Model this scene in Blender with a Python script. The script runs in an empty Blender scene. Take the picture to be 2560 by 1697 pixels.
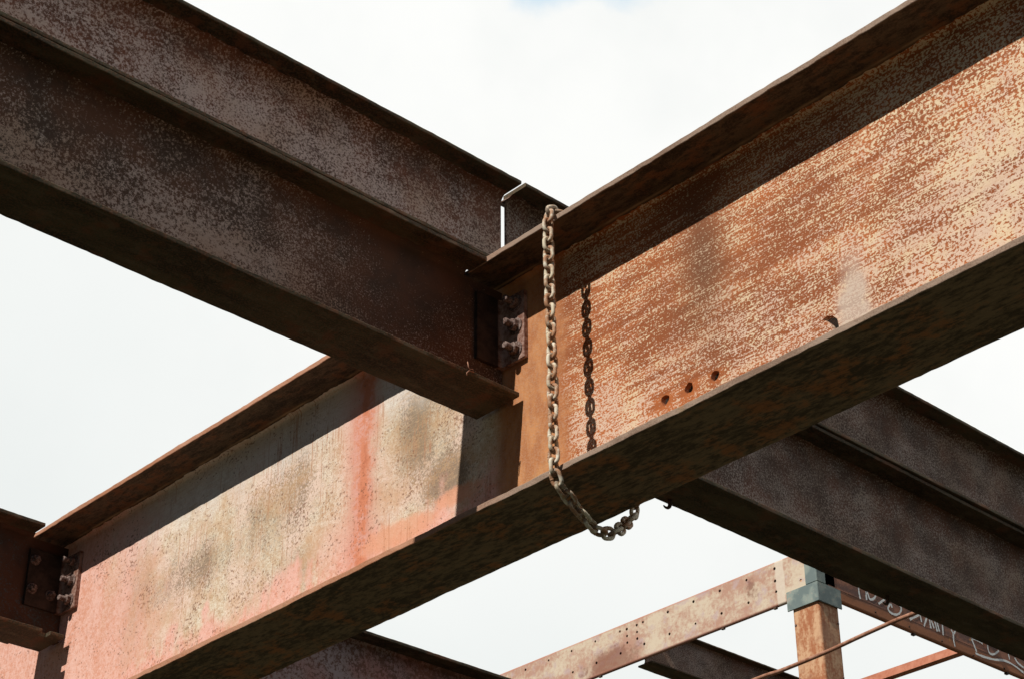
import bpy, bmesh, math, random
from mathutils import Vector, Matrix, noise as mnoise
random.seed(7)
S = bpy.context.scene
COL = S.collection
H0 = 1.6                      # eye height of the camera above the ground

# ------------------------------------------------------------ camera
cam_data = bpy.data.cameras.new('camera')
cam = bpy.data.objects.new('camera', cam_data)
COL.objects.link(cam)
Rv = Vector((0.73595385, -0.67701022, -0.00539277))
Uv = Vector((-0.34488159, -0.38173916, 0.85751495))
Fv = Vector((0.58260502, 0.62923157, 0.51443077))
m = Matrix((Rv, Uv, -Fv)).transposed().to_4x4()
m.translation = Vector((0, 0, H0))
cam.matrix_world = m
cam_data.sensor_width = 36.0
cam_data.sensor_fit = 'HORIZONTAL'
cam_data.lens = 4931.7 / 2560 * 36.0
cam_data.clip_start = 0.05
cam_data.clip_end = 5000
S.camera = cam

# ------------------------------------------------------------ node expressions
class X:
    """tiny wrapper: arithmetic on sockets makes Math nodes"""
    def __init__(s, nt, v): s.nt, s.v = nt, v
    def _m(s, op, *a, clamp=False):
        n = s.nt.nodes.new('ShaderNodeMath'); n.operation = op; n.use_clamp = clamp
        for i, q in enumerate((s,) + a):
            q = q.v if isinstance(q, X) else q
            if isinstance(q, (int, float)): n.inputs[i].default_value = q
            else: s.nt.links.new(q, n.inputs[i])
        return X(s.nt, n.outputs[0])
    def __add__(s, o): return s._m('ADD', o)
    __radd__ = __add__
    def __mul__(s, o): return s._m('MULTIPLY', o)
    __rmul__ = __mul__
    def __sub__(s, o): return s._m('SUBTRACT', o)
    def __rsub__(s, o): return (s * -1.0) + o
    def __truediv__(s, o): return s._m('DIVIDE', o)
    def sq(s): return s * s
    def abs(s): return s._m('ABSOLUTE')
    def exp(s): return s._m('EXPONENT')
    def clamp(s): return s._m('ADD', 0.0, clamp=True)
    def mx(s, o): return s._m('MAXIMUM', o)
    def mn(s, o): return s._m('MINIMUM', o)
def step(x, a, b):
    """smooth 0..1 ramp from a to b (b may be below a); a may be an X of the threshold"""
    nt = x.nt
    n = nt.nodes.new('ShaderNodeMapRange'); n.interpolation_type = 'SMOOTHSTEP'
    nt.links.new(x.v, n.inputs[0])
    flip = (not isinstance(a, X)) and (not isinstance(b, X)) and a > b
    if flip: a, b = b, a
    for i, q in ((1, a), (2, b)):
        if isinstance(q, X): nt.links.new(q.v, n.inputs[i])
        else: n.inputs[i].default_value = q
    n.inputs[3].default_value = 1.0 if flip else 0.0
    n.inputs[4].default_value = 0.0 if flip else 1.0
    return X(nt, n.outputs[0])
def blob(x, z, x0, z0, sx, sz):
    return (((x - x0) * (1.0 / sx)).sq() + ((z - z0) * (1.0 / sz)).sq()).__mul__(-1.0).exp()
class Mat:
    def __init__(s, name, src='Object'):
        s.m = bpy.data.materials.new(name); s.m.use_nodes = True
        s.nt = s.m.node_tree
        s.bsdf = s.nt.nodes['Principled BSDF']
        tc = s.nt.nodes.new('ShaderNodeTexCoord'); s.co = tc.outputs[src]
        sp = s.nt.nodes.new('ShaderNodeSeparateXYZ'); s.nt.links.new(s.co, sp.inputs[0])
        s.x, s.y, s.z = (X(s.nt, o) for o in sp.outputs)
    def vec(s, x, y, z):
        c = s.nt.nodes.new('ShaderNodeCombineXYZ')
        for i, q in enumerate((x, y, z)):
            if isinstance(q, X): s.nt.links.new(q.v, c.inputs[i])
            else: c.inputs[i].default_value = q
        return c.outputs[0]
    def noise(s, scale, detail=3, rough=0.55, vec=None, dist=0.0, off=0.0):
        n = s.nt.nodes.new('ShaderNodeTexNoise')
        n.inputs['Scale'].default_value = scale; n.inputs['Detail'].default_value = detail
        n.inputs['Roughness'].default_value = rough; n.inputs['Distortion'].default_value = dist
        if vec is None:
            vec = s.co if off == 0 else s.vec(s.x + off, s.y + off * 0.7, s.z + off * 1.3)
        s.nt.links.new(vec, n.inputs['Vector'])
        return X(s.nt, n.outputs['Fac'])
    def stretched(s, ax, ay, az, off=0.0):
        return s.vec(s.x * ax + off, s.y * ay + off, s.z * az + off)
    def mix(s, fac, a, b):
        n = s.nt.nodes.new('ShaderNodeMix'); n.data_type = 'RGBA'
        def put(sock, q):
            q = q.v if isinstance(q, X) else q
            if isinstance(q, tuple): sock.default_value = (*q, 1.0)
            elif isinstance(q, (int, float)): sock.default_value = q
            else: s.nt.links.new(q, sock)
        put(n.inputs[0], fac); put(n.inputs[6], a); put(n.inputs[7], b)
        return n.outputs[2]
    def scale_col(s, col, fac):
        """multiply a colour by a grey factor socket"""
        n = s.nt.nodes.new('ShaderNodeVectorMath'); n.operation = 'SCALE'
        s.nt.links.new(col, n.inputs[0])
        s.nt.links.new(fac.v, n.inputs['Scale'])
        return n.outputs[0]
    def done(s, col, rough=0.75, bump=None, strength=0.3, dist=0.002, metal=0.0, spec=0.3):
        b = s.bsdf
        if isinstance(col, tuple): b.inputs['Base Color'].default_value = (*col, 1)
        else: s.nt.links.new(col, b.inputs['Base Color'])
        if isinstance(rough, X): s.nt.links.new(rough.v, b.inputs['Roughness'])
        else: b.inputs['Roughness'].default_value = rough
        b.inputs['Metallic'].default_value = metal
        b.inputs['Specular IOR Level'].default_value = spec
        if bump is not None:
            n = s.nt.nodes.new('ShaderNodeBump'); n.inputs['Strength'].default_value = strength
            n.inputs['Distance'].default_value = dist
            s.nt.links.new(bump.v, n.inputs['Height']); s.nt.links.new(n.outputs[0], b.inputs['Normal'])
        return s.m

# ------------------------------------------------------------ sky and sun
SUN_TRAVEL = Vector((1.0, 0.11, -1.05)).normalized()
SUN_EL = math.asin(-SUN_TRAVEL.z)
SUN_ROT = math.atan2(-SUN_TRAVEL.x, -SUN_TRAVEL.y)
world = bpy.data.worlds.new('World'); S.world = world; world.use_nodes = True
wt = world.node_tree
for n in list(wt.nodes): wt.nodes.remove(n)
wo = wt.nodes.new('ShaderNodeOutputWorld')
sky = wt.nodes.new('ShaderNodeTexSky'); sky.sky_type = 'NISHITA'; sky.sun_disc = False
sky.sun_elevation = SUN_EL; sky.sun_rotation = SUN_ROT; sky.air_density = 1.0; sky.dust_density = 0.1
bg = wt.nodes.new('ShaderNodeBackground'); bg.inputs['Strength'].default_value = 0.024
wt.links.new(sky.outputs[0], bg.inputs['Color'])
bc = wt.nodes.new('ShaderNodeBackground'); bc.inputs['Strength'].default_value = 1.0
mixs = wt.nodes.new('ShaderNodeMixShader')
class WX(Mat):
    def __init__(s):
        s.nt = wt
        tc = wt.nodes.new('ShaderNodeTexCoord'); s.co = tc.outputs['Generated']
        sp = wt.nodes.new('ShaderNodeSeparateXYZ'); wt.links.new(s.co, sp.inputs[0])
        s.x, s.y, s.z = (X(wt, o) for o in sp.outputs)
w = WX()
# one big bright cloud bank, kept to the viewed side so shaded faces stay dark, has a ragged blue hole high up
side = w.x * 0.95 + w.z * 0.12 + w.y * 0.10
wis = w.noise(2.6, 5, 0.6)
cover = step(side + (wis - 0.5) * 0.25, 0.10, 0.34)
d2 = (((w.x - 0.552) * 1.0).sq() + ((w.y - 0.517) * 1.0).sq() + ((w.z - 0.676) * 1.25).sq())
d2b = (((w.x - 0.528) * 1.0).sq() + ((w.y - 0.545) * 1.0).sq() + ((w.z - 0.668) * 1.35).sq())
hn = w.noise(26, 4, 0.55)
hole = (step(d2 - (hn - 0.5) * 0.0026, 0.0017, 0.0002) * 0.80).mx(step(d2b - (hn - 0.5) * 0.0026, 0.0012, 0.0001) * 0.5)
hole_up = step(w.z + (wis - 0.5) * 0.3, 0.70, 0.82) * 0.7
fac = cover * (1.0 - hole_up)
tone = w.noise(2.2, 4, 0.5, off=3.1)
bright = step(w.z * 0.9 + w.x * 0.35 + (tone - 0.5) * 0.35, 0.42, 0.74) 
ccol = w.mix(bright, (0.80, 0.845, 0.835), (0.99, 0.995, 0.975))
ccol = w.mix(step(w.noise(4.5, 5, 0.6, off=6.0), 0.42, 0.70) * 0.5, ccol, (0.83, 0.86, 0.85))
ccol = w.mix(hole * 1.3, ccol, (0.50, 0.72, 0.90))
wt.links.new(ccol, bc.inputs['Color'])
wt.links.new(fac.v, mixs.inputs[0]); wt.links.new(bg.outputs[0], mixs.inputs[1]); wt.links.new(bc.outputs[0], mixs.inputs[2])
wt.links.new(mixs.outputs[0], wo.inputs['Surface'])

sd = bpy.data.lights.new('sun', 'SUN'); sd.energy = 5.0; sd.angle = math.radians(0.5); sd.color = (1.0, 0.95, 0.86)
sun = bpy.data.objects.new('sun', sd); COL.objects.link(sun)
sun.rotation_euler = SUN_TRAVEL.to_track_quat('-Z', 'Y').to_euler()
sun.location = (-6, -1, 12)
S.view_settings.view_transform = 'Standard'; S.view_settings.look = 'None'
S.view_settings.exposure = 0.0; S.view_settings.gamma = 1.0
S.cycles.max_bounces = 6

# ------------------------------------------------------------ materials
SHIFT = {}
def rust_web(name, coverage=0.5, light=(0.40, 0.345, 0.345), dark=(0.085, 0.048, 0.034), off=0.0, scale=225, pink=0.0, blotch=2.6, bare=None):
    """old mill scale / paint that survives as pale specks on dark rust"""
    q = Mat(name)
    big = q.noise(blotch, 4, 0.6, vec=q.stretched(0.7, 1, 2.2, off))
    mid = q.noise(14, 3, 0.6, off=off + 2.0)
    fa = q.noise(scale, 4, 0.68, off=off); fb = q.noise(scale * 0.82, 4, 0.68, off=off + 8)
    sel = step(q.noise(1.7, 3, 0.6, off=off + 12) + step(q.x, 1.9, 1.2) * 0.1, 0.48, 0.60)
    fine = fa + (fb - fa) * sel
    fine2 = q.noise(scale * 2.6, 2, 0.6, off=off + 5)
    dens = (big - 0.5) * 0.36 + (mid - 0.5) * 0.24 + step(q.z, 0.24, 0.02) * 0.075 - 0.02 - step(q.z, 0.20, 0.29) * 0.045
    v = fine + (fine2 - 0.5) * 0.40 + dens
    if bare: v = v - step(q.x + (mid - 0.5) * 0.3, bare[0], bare[1]) * bare[2]
    spk = step(v, 0.56 - 0.2 * (coverage - 0.5) - 0.085, 0.56 - 0.2 * (coverage - 0.5) + 0.09)
    tone = q.noise(5, 3, 0.5, off=off + 9)
    dk = q.mix(step(q.noise(9, 4, 0.6, off=off + 1), 0.38, 0.66), dark, (dark[0] * 1.75, dark[1] * 1.3, dark[2] * 1.05))
    lt = q.mix(step(tone, 0.4, 0.64), light, (light[0] * 0.86, light[1] * 0.78, light[2] * 0.68))
    if pink > 0:
        lt = q.mix(step(q.noise(3.4, 3, 0.5, off=off + 4), 0.45, 0.60) * pink, lt, (0.50, 0.19, 0.17))
    col = q.mix(spk * 0.80, dk, lt)
    # pale blue-white washes run down from the top fillet here and there
    runs = q.noise(7.0, 2, 0.5, vec=q.stretched(1.0, 0.05, 0.12, off + 6))
    col = q.mix(step(runs, 0.62, 0.74) * 0.5 * spk, col, (0.46, 0.53, 0.54))
    return q.done(col, 0.78, fine + mid * 0.5, 0.35, 0.0025)

def rust_flange(name, edge=(0.14, 0.060, 0.030), body=(0.058, 0.048, 0.027), off=0.0):
    """dark brown-olive flange with orange bloom and long smears"""
    q = Mat(name)
    sm = q.noise(7, 5, 0.62, vec=q.stretched(0.55, 2.2, 2.2, off))
    bl = q.noise(16, 4, 0.65, off=off + 3)
    gr = q.noise(230, 2, 0.6, off=off)
    col = q.mix(step(sm, 0.36, 0.66), (body[0] * 0.5, body[1] * 0.5, body[2] * 0.5), (body[0] * 1.6, body[1] * 1.6, body[2] * 1.6))
    col = q.mix(step(bl, 0.52, 0.66) * 0.85, col, edge)
    col = q.mix(step(q.noise(40, 4, 0.7, vec=q.stretched(0.5, 1, 1, off)), 0.5, 0.66) * 0.5, col, (0.15, 0.125, 0.085))
    col = q.mix(step(gr, 0.44, 0.64) * 0.45, col, (edge[0] * 1.4, edge[1] * 1.5, edge[2] * 1.6))
    return q.done(col, 0.82, gr + bl, 0.4, 0.002)

def girder_flange(name, off=0.0, k=1.0):
    """flange of the big girder: sunlit edge pink-brown, olive-black underside"""
    q = Mat(name)
    sm = q.noise(6, 5, 0.65, vec=q.stretched(0.5, 2.0, 2.0, off))
    bl = q.noise(11, 5, 0.68, off=off + 3)
    gr = q.noise(260, 2, 0.6, off=off)
    mt = q.noise(60, 5, 0.75, vec=q.stretched(0.45, 1.3, 1.3, off))
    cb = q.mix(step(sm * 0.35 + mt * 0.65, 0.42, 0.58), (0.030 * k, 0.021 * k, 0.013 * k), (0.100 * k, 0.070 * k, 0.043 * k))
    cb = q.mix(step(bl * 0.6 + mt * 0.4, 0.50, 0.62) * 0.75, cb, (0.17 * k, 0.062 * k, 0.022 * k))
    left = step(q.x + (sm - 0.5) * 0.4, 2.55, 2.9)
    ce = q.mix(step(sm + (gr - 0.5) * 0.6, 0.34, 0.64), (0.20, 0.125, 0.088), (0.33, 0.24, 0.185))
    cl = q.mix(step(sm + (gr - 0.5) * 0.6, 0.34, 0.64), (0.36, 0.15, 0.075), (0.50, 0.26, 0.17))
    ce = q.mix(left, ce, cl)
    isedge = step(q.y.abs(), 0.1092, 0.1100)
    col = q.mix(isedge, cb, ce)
    col = q.mix(step(gr, 0.46, 0.66) * 0.25, col, (0.22, 0.12, 0.07))
    # broken yellowish line along the root of the flange
    ln = blob(q.y, q.z, 0.0235, 0.586, 0.0035, 0.004) * step(q.noise(5, 3, 0.6, vec=q.stretched(1, 0, 0, 4.0)), 0.40, 0.60)
    col = q.mix(ln * 0.8, col, (0.40, 0.27, 0.15))
    return q.done(col, 0.8, gr + bl, 0.4, 0.002)

def girder_web():
    """x = position along the girder (m), z = height above the underside of the girder"""
    q = Mat('girder_web_paint_and_rust'); x, z = q.x, q.z
    fa = q.noise(1.0, 3, 0.66, vec=q.stretched(190, 200, 240)); fb = q.noise(1.0, 2.5, 0.6, vec=q.stretched(150, 150, 165, 3))
    sel = step(q.noise(3.2, 3, 0.6, off=7.7) + step(x, 1.9, 1.4) * 0.16 - step(x, 1.6, 1.9) * 0.10, 0.47, 0.60) * step(x, 2.6, 2.5)
    fine = fa + (fb - fa) * sel
    fine2 = q.noise(520, 2, 0.6)
    stk = q.noise(1.0, 4, 0.65, vec=q.stretched(13, 9, 310))
    stk2 = q.noise(1.0, 4, 0.62, vec=q.stretched(2.0, 9, 42, 3))
    big = q.noise(4.5, 4, 0.6, vec=q.stretched(0.9, 1, 1.5, 1.7))
    mid = q.noise(16, 3, 0.6)
    # ---- right part: cream paint worn to specks and scratches on orange rust
    clean = step(x + (mid - 0.5) * 0.08, 2.555, 2.49)                # bare orange strip beside the beam joint
    dark_spot = blob(x, z, 2.13, 0.39, 0.065, 0.14) * 0.12  # soft patch with fewer specks, darker rust and darker cream
    haloes = blob(x, z, 2.25, 0.116, 0.026, 0.022).mx(blob(x, z, 2.187, 0.116, 0.026, 0.022)).mx(blob(x, z, 2.12, 0.115, 0.022, 0.020)).mx(blob(x, z, 2.18, 0.085, 0.10, 0.013) * 0.6)
    lowright = step(z, 0.36, 0.05) * 0.10 + step(x, 2.05, 1.35) * 0.075 - step(x, 1.75, 2.15) * 0.03
    brightpatch = blob(x, z, 1.44, 0.24, 0.16, 0.12) * 0.13 + blob(x, z, 2.02, 0.19, 0.10, 0.07) * 0.09 + step(z, 0.44, 0.52) * 0.08 * step(x, 2.3, 2.45)
    v = (fine - 0.5) * 1.35 + 0.5 + (fine2 - 0.5) * 0.35 + (stk - 0.5) * 0.80 + (stk2 - 0.5) * 0.46 + (big - 0.5) * 0.40 + lowright * 0.7 - 0.012 + brightpatch * 0.75 - dark_spot - haloes * 0.30
    spk = step(v, 0.51, 0.60) * clean
    rust = q.mix(step(big + (stk2 - 0.5) * 0.6, 0.36, 0.66), (0.27, 0.076, 0.022), (0.44, 0.128, 0.034))
    rust = q.mix(blob(x, z, 2.13, 0.38, 0.075, 0.19) * 0.85, rust, (0.12, 0.052, 0.026))
    cream0 = q.mix(step(mid + (z - 0.25) * 0.5, 0.38, 0.64), (0.68, 0.51, 0.40), (0.74, 0.60, 0.41))
    cream = q.mix(blob(x, z, 2.13, 0.38, 0.07, 0.19) * 0.8, cream0, (0.42, 0.30, 0.20))
    cream = q.mix(step(stk2 + (fine2 - 0.5) * 0.8, 0.52, 0.66) * 0.35, cream, (0.56, 0.34, 0.20))
    right = q.mix(spk * 0.90, rust, cream)
    bare = q.mix(step(q.noise(1.0, 4, 0.6, vec=q.stretched(26, 9, 11)), 0.38, 0.64), (0.40, 0.150, 0.055), (0.54, 0.24, 0.095))
    bare = q.mix(step(fine, 0.42, 0.66) * 0.5, bare, (0.47, 0.27, 0.17))
    bare = q.mix(step(z + (mid - 0.5) * 0.1, 0.12, 0.04) * 0.6, bare, (0.58, 0.36, 0.15))
    right = q.mix(step(x + (mid - 0.5) * 0.10 + (stk2 - 0.5) * 0.04, 2.495, 2.57), right, bare)
    patch = step((x - 1.785).abs() + (z - 0.10) * 0.20 + (mid - 0.5) * 0.07 + (fine - 0.5) * 0.05, 0.052, 0.022) * step(z + (mid - 0.5) * 0.06 + (fine - 0.5) * 0.04, 0.25, 0.16)
    right = q.mix(patch * 0.72, right, q.mix(fine, (0.48, 0.40, 0.36), (0.58, 0.48, 0.38)))
    # ---- left part: chalky cream over salmon primer, with dirt, runs and a rust stripe
    g = q.noise(95, 3, 0.65)
    runs = q.noise(1.0, 4, 0.6, vec=q.stretched(13, 5, 3.5, 2))
    runs2 = q.noise(1.0, 4, 0.62, vec=q.stretched(42, 9, 9, 5))
    g2 = q.noise(1.0, 3, 0.65, vec=q.stretched(240, 60, 190, 4))
    chalk = q.mix(step(g * 0.5 + g2 * 0.6 + (runs2 - 0.5) * 0.35, 0.40, 0.66), (0.50, 0.35, 0.22), (0.82, 0.74, 0.61))
    chalk = q.mix(step(q.noise(6, 5, 0.6, off=4) + (g2 - 0.5) * 0.3, 0.40, 0.62) * 0.75, chalk, (0.80, 0.61, 0.53))
    dirt = (blob(x, z, 3.005, 0.34, 0.075, 0.15) * 1.25).mx(blob(x, z, 2.90, 0.19, 0.09, 0.06) * 1.5).mx(blob(x, z, 3.50, 0.36, 0.16, 0.13) * 0.60).mx(blob(x, z, 3.88, 0.30, 0.24, 0.07) * 0.75).mx(blob(x, z, 3.44, 0.17, 0.12, 0.06) * 0.5)
    vb = q.noise(1.0, 4, 0.6, vec=q.stretched(4.2, 4, 1.2, 7))
    dirt = dirt + (runs - 0.5) * 0.8 + step(vb, 0.46, 0.66) * 0.5 - step(z, 0.40, 0.50) * step(x, 3.3, 3.7) * 0.5
    chalk = q.mix(step(dirt + (g - 0.5) * 1.2 + (g2 - 0.5) * 3.6 + (runs2 - 0.5) * 0.8, 0.15, 1.15) * 0.85, chalk, (0.185, 0.120, 0.070))
    tan = step(q.noise(1.0, 5, 0.65, vec=q.stretched(5, 4, 8, 12)) + (g2 - 0.5) * 0.5, 0.46, 0.64)
    chalk = q.mix(tan * 0.55, chalk, (0.56, 0.33, 0.17))
    chalk = q.mix(step(z + (runs - 0.5) * 0.2, 0.40, 0.50) * 0.5, chalk, (0.70, 0.68, 0.66))
    grain = q.noise(1.0, 3, 0.65, vec=q.stretched(14, 9, 230, 6))
    chalk = q.mix(step(grain + (g2 - 0.5) * 0.6, 0.52, 0.66) * 0.45, chalk, (0.52, 0.36, 0.22))
    trail = step(q.noise(1.0, 3, 0.6, vec=q.stretched(150, 9, 5, 3)) + (q.noise(8, 3, 0.6, off=14) - 0.5) * 0.5, 0.62, 0.70)
    chalk = q.mix(trail * 0.5, chalk, (0.42, 0.25, 0.14))
    pk = q.mix(step(g * 0.5 + g2 * 0.5 + (runs - 0.5) * 0.4, 0.36, 0.62), (0.66, 0.29, 0.20), (0.78, 0.46, 0.39))
    pinkm = step(z * -1.0 + (runs - 0.5) * 0.35 + (mid - 0.5) * 0.22, -0.185, -0.075)
    pinkm = pinkm.mx(step(x + (runs - 0.5) * 0.5 + (mid - 0.5) * 0.2 - (z - 0.3) * 0.35, 3.85, 4.30) * 0.9)
    pinkm = pinkm.mx(blob(x, z, 3.22, 0.10, 0.13, 0.16) * 0.95).mx(blob(x, z, 3.24, 0.40, 0.05, 0.2) * 0.6)
    pinkm = pinkm.mx(step(z + (mid - 0.5) * 0.12, 0.42, 0.47) * step(x, 3.9, 4.2) * 0.3)
    left = q.mix(pinkm.clamp(), chalk, pk)
    stripe = step((x - 3.195 + (mid - 0.5) * 0.05 + (g - 0.5) * 0.03 + (z - 0.3) * 0.02).abs() + (runs2 - 0.5) * 0.05, 0.056, 0.014)
    core = step((x - 3.188 + (mid - 0.5) * 0.05 + (g2 - 0.5) * 0.015).abs() + (g - 0.5) * 0.04, 0.024, 0.002) * step(q.noise(9, 3, 0.6, off=3), 0.38, 0.56)
    sc = q.mix(step(g + core * 0.3, 0.40, 0.66), (0.68, 0.34, 0.28), (0.62, 0.20, 0.10))
    left = q.mix(step((x - 3.195 + (mid - 0.5) * 0.06).abs() + (g2 - 0.5) * 0.06, 0.085, 0.02) * 0.6, left, (0.62, 0.30, 0.22))
    left = q.mix(stripe * 0.85, left, sc)
    pool = blob(x, z, 3.06, 0.12, 0.17, 0.045).mx(blob(x, z, 2.86, 0.14, 0.10, 0.03))
    left = q.mix(step(pool + (mid - 0.5) * 0.7 + (g2 - 0.5) * 0.5, 0.4, 0.8) * 0.75, left, (0.72, 0.33, 0.20))
    left = q.mix(core * step(runs2 + (g - 0.5), 0.45, 0.62) * 0.6, left, (0.42, 0.12, 0.06))
    pock = step(q.noise(130, 3, 0.62, off=8) + (q.noise(9, 3, 0.55, off=2) - 0.5) * 0.45, 0.615, 0.68)
    left = q.mix(pock * 0.70, left, (0.19, 0.075, 0.04))
    drip = step(q.noise(1.0, 3, 0.6, vec=q.stretched(34, 5, 4.5, 9)) + (mid - 0.5) * 0.3, 0.66, 0.74)
    left = q.mix(trail * 0.3, left, (0.45, 0.18, 0.10))
    left = q.mix(drip * 0.45, left, (0.42, 0.15, 0.07))
    # behind the beam joint the paint is gone
    jn = step(x + (mid - 0.5) * 0.03, 2.70, 2.76)
    col = q.mix(jn, right, left)
    rough = (1.0 - spk * (1.0 - jn) * 0.15) * 0.78
    return q.done(col, rough, fine * 0.7 + g * 0.5 + mid * 0.6, 0.45, 0.002)

M = {}
M['girder_web'] = girder_web()
M['girder_flange'] = girder_flange('girder_flange_rust')
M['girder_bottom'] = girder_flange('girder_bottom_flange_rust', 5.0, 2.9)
M['web_a'] = rust_web('beam_web_speckled', 0.54, light=(0.58, 0.47, 0.42), dark=(0.070, 0.042, 0.029), off=0.0, bare=(1.80, 2.35, 0.11))
M['web_b'] = rust_web('upper_beam_web_speckled', 0.66, light=(0.76, 0.61, 0.56), dark=(0.120, 0.060, 0.042), off=11.0, scale=200)
M['web_c'] = rust_web('far_beam_web_speckled', 0.58, light=(0.48, 0.39, 0.34), dark=(0.080, 0.042, 0.028), off=21.0, scale=230)
M['web_d'] = rust_web('brown_blue_beam_web', 0.30, light=(0.06, 0.095, 0.11), dark=(0.050, 0.028, 0.019), off=31.0, scale=160)
M['web_e'] = rust_web('pink_grey_beam_web', 0.95, light=(0.44, 0.36, 0.37), dark=(0.16, 0.08, 0.06), off=41.0, scale=90, pink=0.8, blotch=5)
M['flange_a'] = rust_flange('beam_flange_rust', off=2.0)
M['flange_c'] = rust_flange('far_beam_flange_rust', off=14.0)
def small_rust(name, a, b, scale=60, off=0.0, rough=0.8):
    q = Mat(name)
    n1 = q.noise(scale, 4, 0.65, off=off); n2 = q.noise(scale * 0.2, 3, 0.6, off=off + 3)
    return q.done(q.mix(step(n1 * 0.6 + n2 * 0.4, 0.40, 0.60), a, b), rough, n1, 0.4, 0.001)
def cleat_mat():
    q = Mat('cleat_rust_painted_light')
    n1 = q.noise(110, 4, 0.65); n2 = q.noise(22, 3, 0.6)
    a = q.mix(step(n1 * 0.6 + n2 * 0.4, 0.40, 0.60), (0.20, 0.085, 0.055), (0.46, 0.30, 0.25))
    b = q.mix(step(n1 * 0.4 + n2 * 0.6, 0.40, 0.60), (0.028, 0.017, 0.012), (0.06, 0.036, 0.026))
    return q.done(q.mix(step(q.x, 2.462, 2.467) * 0.8, b, a), 0.8, n1, 0.4, 0.001)  # girder leg painted paler, web leg darker, to imitate sun and shade
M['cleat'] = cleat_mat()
def bolt_mat():
    q = Mat('bolt_rust')
    n1 = q.noise(200, 3, 0.6)
    a = q.mix(step(n1, 0.42, 0.60), (0.20, 0.10, 0.08), (0.48, 0.36, 0.33))
    b = q.mix(step(n1, 0.42, 0.60), (0.035, 0.022, 0.017), (0.08, 0.055, 0.042))
    return q.done(q.mix(0.36, b, a), 0.75, n1, 0.4, 0.001)
M['bolt'] = bolt_mat()
def chain_mat():
    q = Mat('chain_rust')
    oi = q.nt.nodes.new('ShaderNodeObjectInfo'); rnd = X(q.nt, oi.outputs['Random'])
    n1 = q.noise(1.0, 3, 0.65, vec=q.vec(q.x * 110 + rnd * 40, q.y * 110, q.z * 110)); n2 = q.noise(1.0, 3, 0.6, vec=q.vec(q.x * 30 + rnd * 90, q.y * 40, q.z * 40))
    pale = q.mix(rnd, (0.62, 0.54, 0.40), (0.76, 0.71, 0.60))
    rst = q.mix(n1, (0.30, 0.13, 0.06), (0.46, 0.26, 0.15))
    col = q.mix(step(n1 * 0.5 + n2 * 0.6 + rnd * 0.12, 0.51, 0.70) , pale, rst)
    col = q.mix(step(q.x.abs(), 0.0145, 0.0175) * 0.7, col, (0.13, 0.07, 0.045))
    return q.done(col, 0.7, n1, 0.5, 0.001)
M['chain'] = chain_mat()
M['hook'] = small_rust('hook_rust', (0.05, 0.035, 0.025), (0.10, 0.06, 0.04), 150, 6)
M['rod'] = small_rust('rod_rust', (0.24, 0.10, 0.055), (0.42, 0.22, 0.15), 50, 7)
M['salmon'] = small_rust('salmon_primer', (0.48, 0.17, 0.10), (0.60, 0.25, 0.16), 40, 8)
def purlin_mat():
    q = Mat('purlin_worn_primer')
    sm = q.noise(6, 5, 0.62, vec=q.stretched(0.8, 1, 1.3)); g = q.noise(55, 3, 0.65); md = q.noise(17, 4, 0.6, off=2)
    col = q.mix(step(sm + (g - 0.5) * 0.5, 0.36, 0.62), (0.46, 0.27, 0.20), (0.62, 0.52, 0.40))
    col = q.mix(step(md, 0.52, 0.68) * 0.7, col, (0.50, 0.38, 0.38))
    dirty = blob(q.x, q.z, 5.83, 0.04, 0.20, 0.075).mx(blob(q.x, q.z, 6.4, 0.03, 0.3, 0.06) * 0.8).mx(blob(q.x, q.z, 4.99, 0.12, 0.05, 0.08) * 0.7)
    col = q.mix(step(dirty + (g - 0.5) * 0.9 + (md - 0.5), 0.34, 0.75) * 0.8, col, (0.24, 0.10, 0.065))
    rim = step((q.z - 0.101).abs(), 0.086, 0.098)
    col = q.mix(rim * 0.75, col, (0.42, 0.17, 0.12))
    band = step((q.x - 4.83 + (md - 0.5) * 0.02).abs(), 0.026, 0.018)
    col = q.mix(band * 0.75, col, (0.68, 0.60, 0.50))
    return q.done(col, 0.75, g, 0.3, 0.002)
M['purlin'] = purlin_mat()
def column_mat():
    q = Mat('column_rust')
    st = q.noise(1.0, 4, 0.62, vec=q.stretched(30, 30, 9)); g = q.noise(70, 3, 0.65); sm = q.noise(9, 4, 0.6, off=2)
    col = q.mix(step(st * 0.5 + g * 0.3 + sm * 0.2, 0.42, 0.58), (0.38, 0.14, 0.062), (0.60, 0.37, 0.22))
    col = q.mix(step(sm, 0.55, 0.68) * 0.6, col, (0.28, 0.10, 0.055))
    return q.done(col, 0.75, g, 0.3, 0.002)
M['column'] = column_mat()
def channel_mat():
    q = Mat('channel_rust')
    g = q.noise(60, 3, 0.65); sm = q.noise(8, 4, 0.6, vec=q.stretched(0.8, 1, 3))
    col = q.mix(step(sm + (g - 0.5) * 0.4, 0.38, 0.62), (0.16, 0.085, 0.07), (0.34, 0.15, 0.095))
    col = q.mix(step(q.z + (sm - 0.5) * 0.05, 0.055, 0.03) * 0.7, col, (0.40, 0.15, 0.06))
    col = q.mix(step(q.noise(14, 2, 0.5, off=5), 0.66, 0.72) * 0.7, col, (0.62, 0.27, 0.08))
    return q.done(col, 0.8, g, 0.3, 0.002)
M['channel'] = channel_mat()
def teal():
    q = Mat('teal_painted_plate')
    g = q.noise(70, 3, 0.6); sm = q.noise(14, 4, 0.6)
    col = q.mix(step(sm, 0.42, 0.62), (0.15, 0.195, 0.195), (0.25, 0.30, 0.275))
    col = q.mix(step(g + (sm - 0.5) * 0.5, 0.62, 0.72) * 0.6, col, (0.42, 0.34, 0.28))
    return q.done(col, 0.65, g, 0.25, 0.001)
M['teal'] = teal()
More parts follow.
